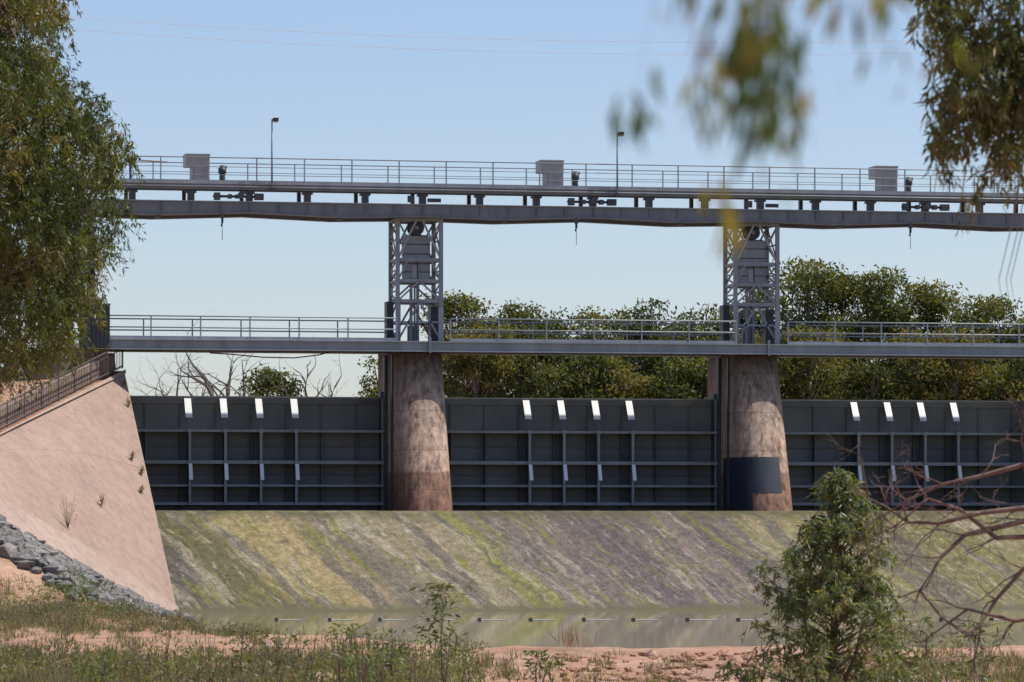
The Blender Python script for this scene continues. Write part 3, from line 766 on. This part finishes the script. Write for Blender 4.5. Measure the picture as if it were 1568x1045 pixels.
def grass(name,items,mat,nb,h0,w0):
    Pn=[];Dn=[];L=[];W=[];R=[]
    for (l,d,s) in items:
        x,y,_=bank(l,d); z=ntz(x,y)
        if z<.12: continue
        p=np.array([x,y,z])+rng.normal(0,.10,(nb,3))*np.array([1,1,0]); Pn.append(p)
        dd=rng.normal(0,.38,(nb,3)); dd[:,2]=1; Dn.append(dd); L.append(h0*s*rng.uniform(.4,1.15,nb)); W.append(np.full(nb,w0))
        R.append(np.clip(random.uniform(0,.65)+rng.uniform(0,.4,nb),0,1))
    return quads(name,leaf_quads(np.concatenate(Pn),np.concatenate(Dn),np.concatenate(L),np.concatenate(W)),mat,np.concatenate(R))
G=[]
while len(G)<3000:
    d=random.uniform(86,160); px=random.uniform(-.135,.13); l=px*d
    dens=.95 if px<-.035 else (.40 if px<.0 else .06)
    if px>.07: dens=.4
    if d>116 and px>-.06: dens*=.08
    if 111<d<134: dens*=.08
    if d>134: dens*=.5
    if d>146 and px>-.075: continue
    nn=noise.noise((l*.8,d*.22,0))
    if nn<0.03: dens*=.12
    if random.random()<dens: G.append((l,d,random.uniform(.35,.7)+max(0,nn)*1.8))
grass('grass',G,M_grass,16,.38,.022)
I=[]
for _ in range(140):
    d=random.uniform(88,112); px=random.uniform(-.13,-.006); I.append((px*d,d,random.uniform(.2,.6),random.uniform(.2,.8)))
for _ in range(44):
    d=random.uniform(146,160); px=random.uniform(-.13,-.088); I.append((px*d,d,random.uniform(.4,.9),random.uniform(.3,.9)))
for _ in range(30):
    d=random.uniform(134,150); px=random.uniform(-.13,-.05); I.append((px*d,d,random.uniform(.3,.7),random.uniform(.3,.8)))
bushes('saltbush_weeds',I,M_grass,.12,.032,110)
I=[]
for _ in range(80):
    d=random.uniform(86,108); px=random.uniform(-.13,-.005); I.append((px*d,d,random.uniform(.2,.5),random.uniform(.3,1.1)))
for _ in range(10):
    d=random.uniform(90,100); px=random.uniform(-.005,.04); I.append((px*d,d,random.uniform(.15,.35),random.uniform(.15,.4)))
for _ in range(22):
    d=random.uniform(88,98); px=random.uniform(.06,.125); I.append((px*d,d,random.uniform(.3,.5),random.uniform(.3,.7)))
for _ in range(34):
    d=random.uniform(150,168); px=random.uniform(-.124,-.092); I.append((px*d,d,random.uniform(.4,.8),random.uniform(.3,.9)))
for _ in range(10):
    d=random.uniform(86,90); px=random.uniform(-.042,-.022); I.append((px*d,d,random.uniform(.25,.4),random.uniform(.9,1.5)))
bushes('green_weeds',I,M_green,.14,.038,80)
def sapling(l,d,h,w,nl,s=.16):
    x,y,_=bank(l,d); z=ntz(x,y); b=MB(); top=Vector((x+.05,y,z+h))
    b.tube([Vector((x,y,z-.05)),Vector((x-.03,y,z+h*.5)),top],[.02,.014,.006],5)
    n=nl; zz=z+h*(1-rng.uniform(0,1,n)**1.5*.72); a=rng.uniform(0,6.28,n); q_=rng.uniform(.02,1,n)*w*(1.1-.5*np.abs((zz-z)/h-.85)*2)
    q_*=1+.5*np.sin(a*2+zz*5)
    Pn=np.stack([x+q_*np.cos(a),y+q_*np.sin(a),zz],1); Dn=np.stack([np.cos(a)*.7,np.sin(a)*.7,np.full(n,-.15)],1)+rng.normal(0,.4,(n,3))
    for k in range(0,n,5): b.tube([Vector((x,y,float(zz[k])-.12)),Vector(Pn[k].tolist())],[.006,.003],4)
    fo=quads('leaves',leaf_quads(Pn,Dn,s*rng.uniform(.7,1.3,n),s*.30*rng.uniform(.8,1.3,n)),M_leafR,rng.uniform(0,.8,n)); st=b.obj('stem',[M_twig])
    e=bpy.data.objects.new('sapling',None); S.collection.objects.link(e); child(fo,e); child(st,e)
sapling(-1.55,92,2.35,.48,260,.19); sapling(.55,92,.85,.35,120); sapling(-3.5,90,1.5,.45,150); sapling(-6.0,92,1.3,.35,110); sapling(.9,96,.6,.3,60)
sapling(-2.6,90,1.3,.4,150); sapling(-5.2,92,1.2,.4,110); sapling(8.4,84,1.4,.6,160); sapling(7.9,86,1.6,.5,160); sapling(9.4,84,1.6,.6,200)
G=[(random.gauss(1.75,.25),random.uniform(119,121),1) for _ in range(10)]
grass('dry_reeds',G,mk_leaf('dry_reed',[(0,(.2,.12,.07)),(1,(.38,.25,.15))],.2,.7),7,.95,.02)
def wallweed(u,v,h,dry):
    p=q(u,v)+nrm*.02; n=80
    Pn=np.array(p[:])+rng.normal(0,.12*h,(n,3))+np.array([.1,-.1,1])*rng.uniform(0,.7*h,(n,1)); Dn=rng.normal(0,.5,(n,3))+np.array([.1,-.2,.8])
    b=MB()
    for _ in range(8): b.tube([p,p+Vector((random.gauss(0,.2)*h,random.gauss(0,.1),h*random.uniform(.6,1.2)))],[.012,.004],4)
    fo=quads('leaves',leaf_quads(Pn,Dn,.12*rng.uniform(.5,1.2,n),.03*np.ones(n)),M_grass,np.clip(rng.uniform(.3,.8,n)+dry,0,1)); st=b.obj('stems',[M_twig])
    e=bpy.data.objects.new('wall_weed',None); S.collection.objects.link(e); child(fo,e); child(st,e)
for a in ((.42,.83,1.5,.2),(.25,.62,.5,.2),(.06,.38,.5,.0),(.03,.44,.4,0),(.05,.52,.35,0),(.75,.90,.5,.3),(.02,.15,.4,.2),(.02,.06,.3,.2),(.9,.9,.8,.2)): wallweed(*a)
M_wire=paint('pale_wire',(.6,.6,.62),(.7,.7,.72))
b=MB()
for (z0,z1,dy) in ((45.0,42.6,0),(44.2,41.8,1.5)):
    pts=[]
    for k in range(21):
        t=k/20; l=-60+t*130; pts.append(bank(l,330+dy,z0+(z1-z0)*t+3*(2*t-1)**2-1.5))
    b.tube(pts,.018,5)
for l in (-60,70):
    c=Vector(bank(l,330.8,0)); b.tube([c+Vector((0,0,3)),c+Vector((0,0,50))],[.5,.25],8); b.beam(c+Vector((-2,0,47)),c+Vector((2,0,47)),.3,.3)
b.obj('power_line',[M_wire])
# ================================================================= LIGHT, SKY, CAMERA
sv=Vector((.47,-.05,.88)).normalized()
sun=bpy.data.lights.new('sun','SUN'); sun.energy=5.0; sun.angle=math.radians(.5); sun.color=(1,.95,.87)
so=bpy.data.objects.new('sun',sun); so.rotation_euler=sv.to_track_quat('Z','Y').to_euler(); so.location=(0,0,60); S.collection.objects.link(so)
w=bpy.data.worlds.new('World'); S.world=w; w.use_nodes=True; nt=w.node_tree
sk=nt.nodes.new('ShaderNodeTexSky'); sk.sky_type='NISHITA'; sk.sun_disc=False
sk.sun_elevation=math.asin(sv.z); sk.sun_rotation=math.atan2(sv.x,sv.y)
sk.air_density=1.0; sk.dust_density=.5; sk.ozone_density=2.2; sk.altitude=60
tint=mix(nt,1.0,sk.outputs[0],(1.0,.985,1.11),'MULTIPLY')
bg=nt.nodes['Background']; bg.inputs[1].default_value=.122; nt.links.new(tint,bg.inputs[0])
cd=bpy.data.cameras.new('camera'); co=bpy.data.objects.new('camera',cd); S.collection.objects.link(co)
co.location=(CX,CY,CZ); co.rotation_euler=(math.pi/2,0,-PSI)
cd.sensor_width=36; cd.lens=6340/1568*36; cd.shift_y=.1738; cd.clip_start=.5; cd.clip_end=8000
cd.dof.use_dof=True; cd.dof.focus_distance=198; cd.dof.aperture_fstop=4.2
S.camera=co
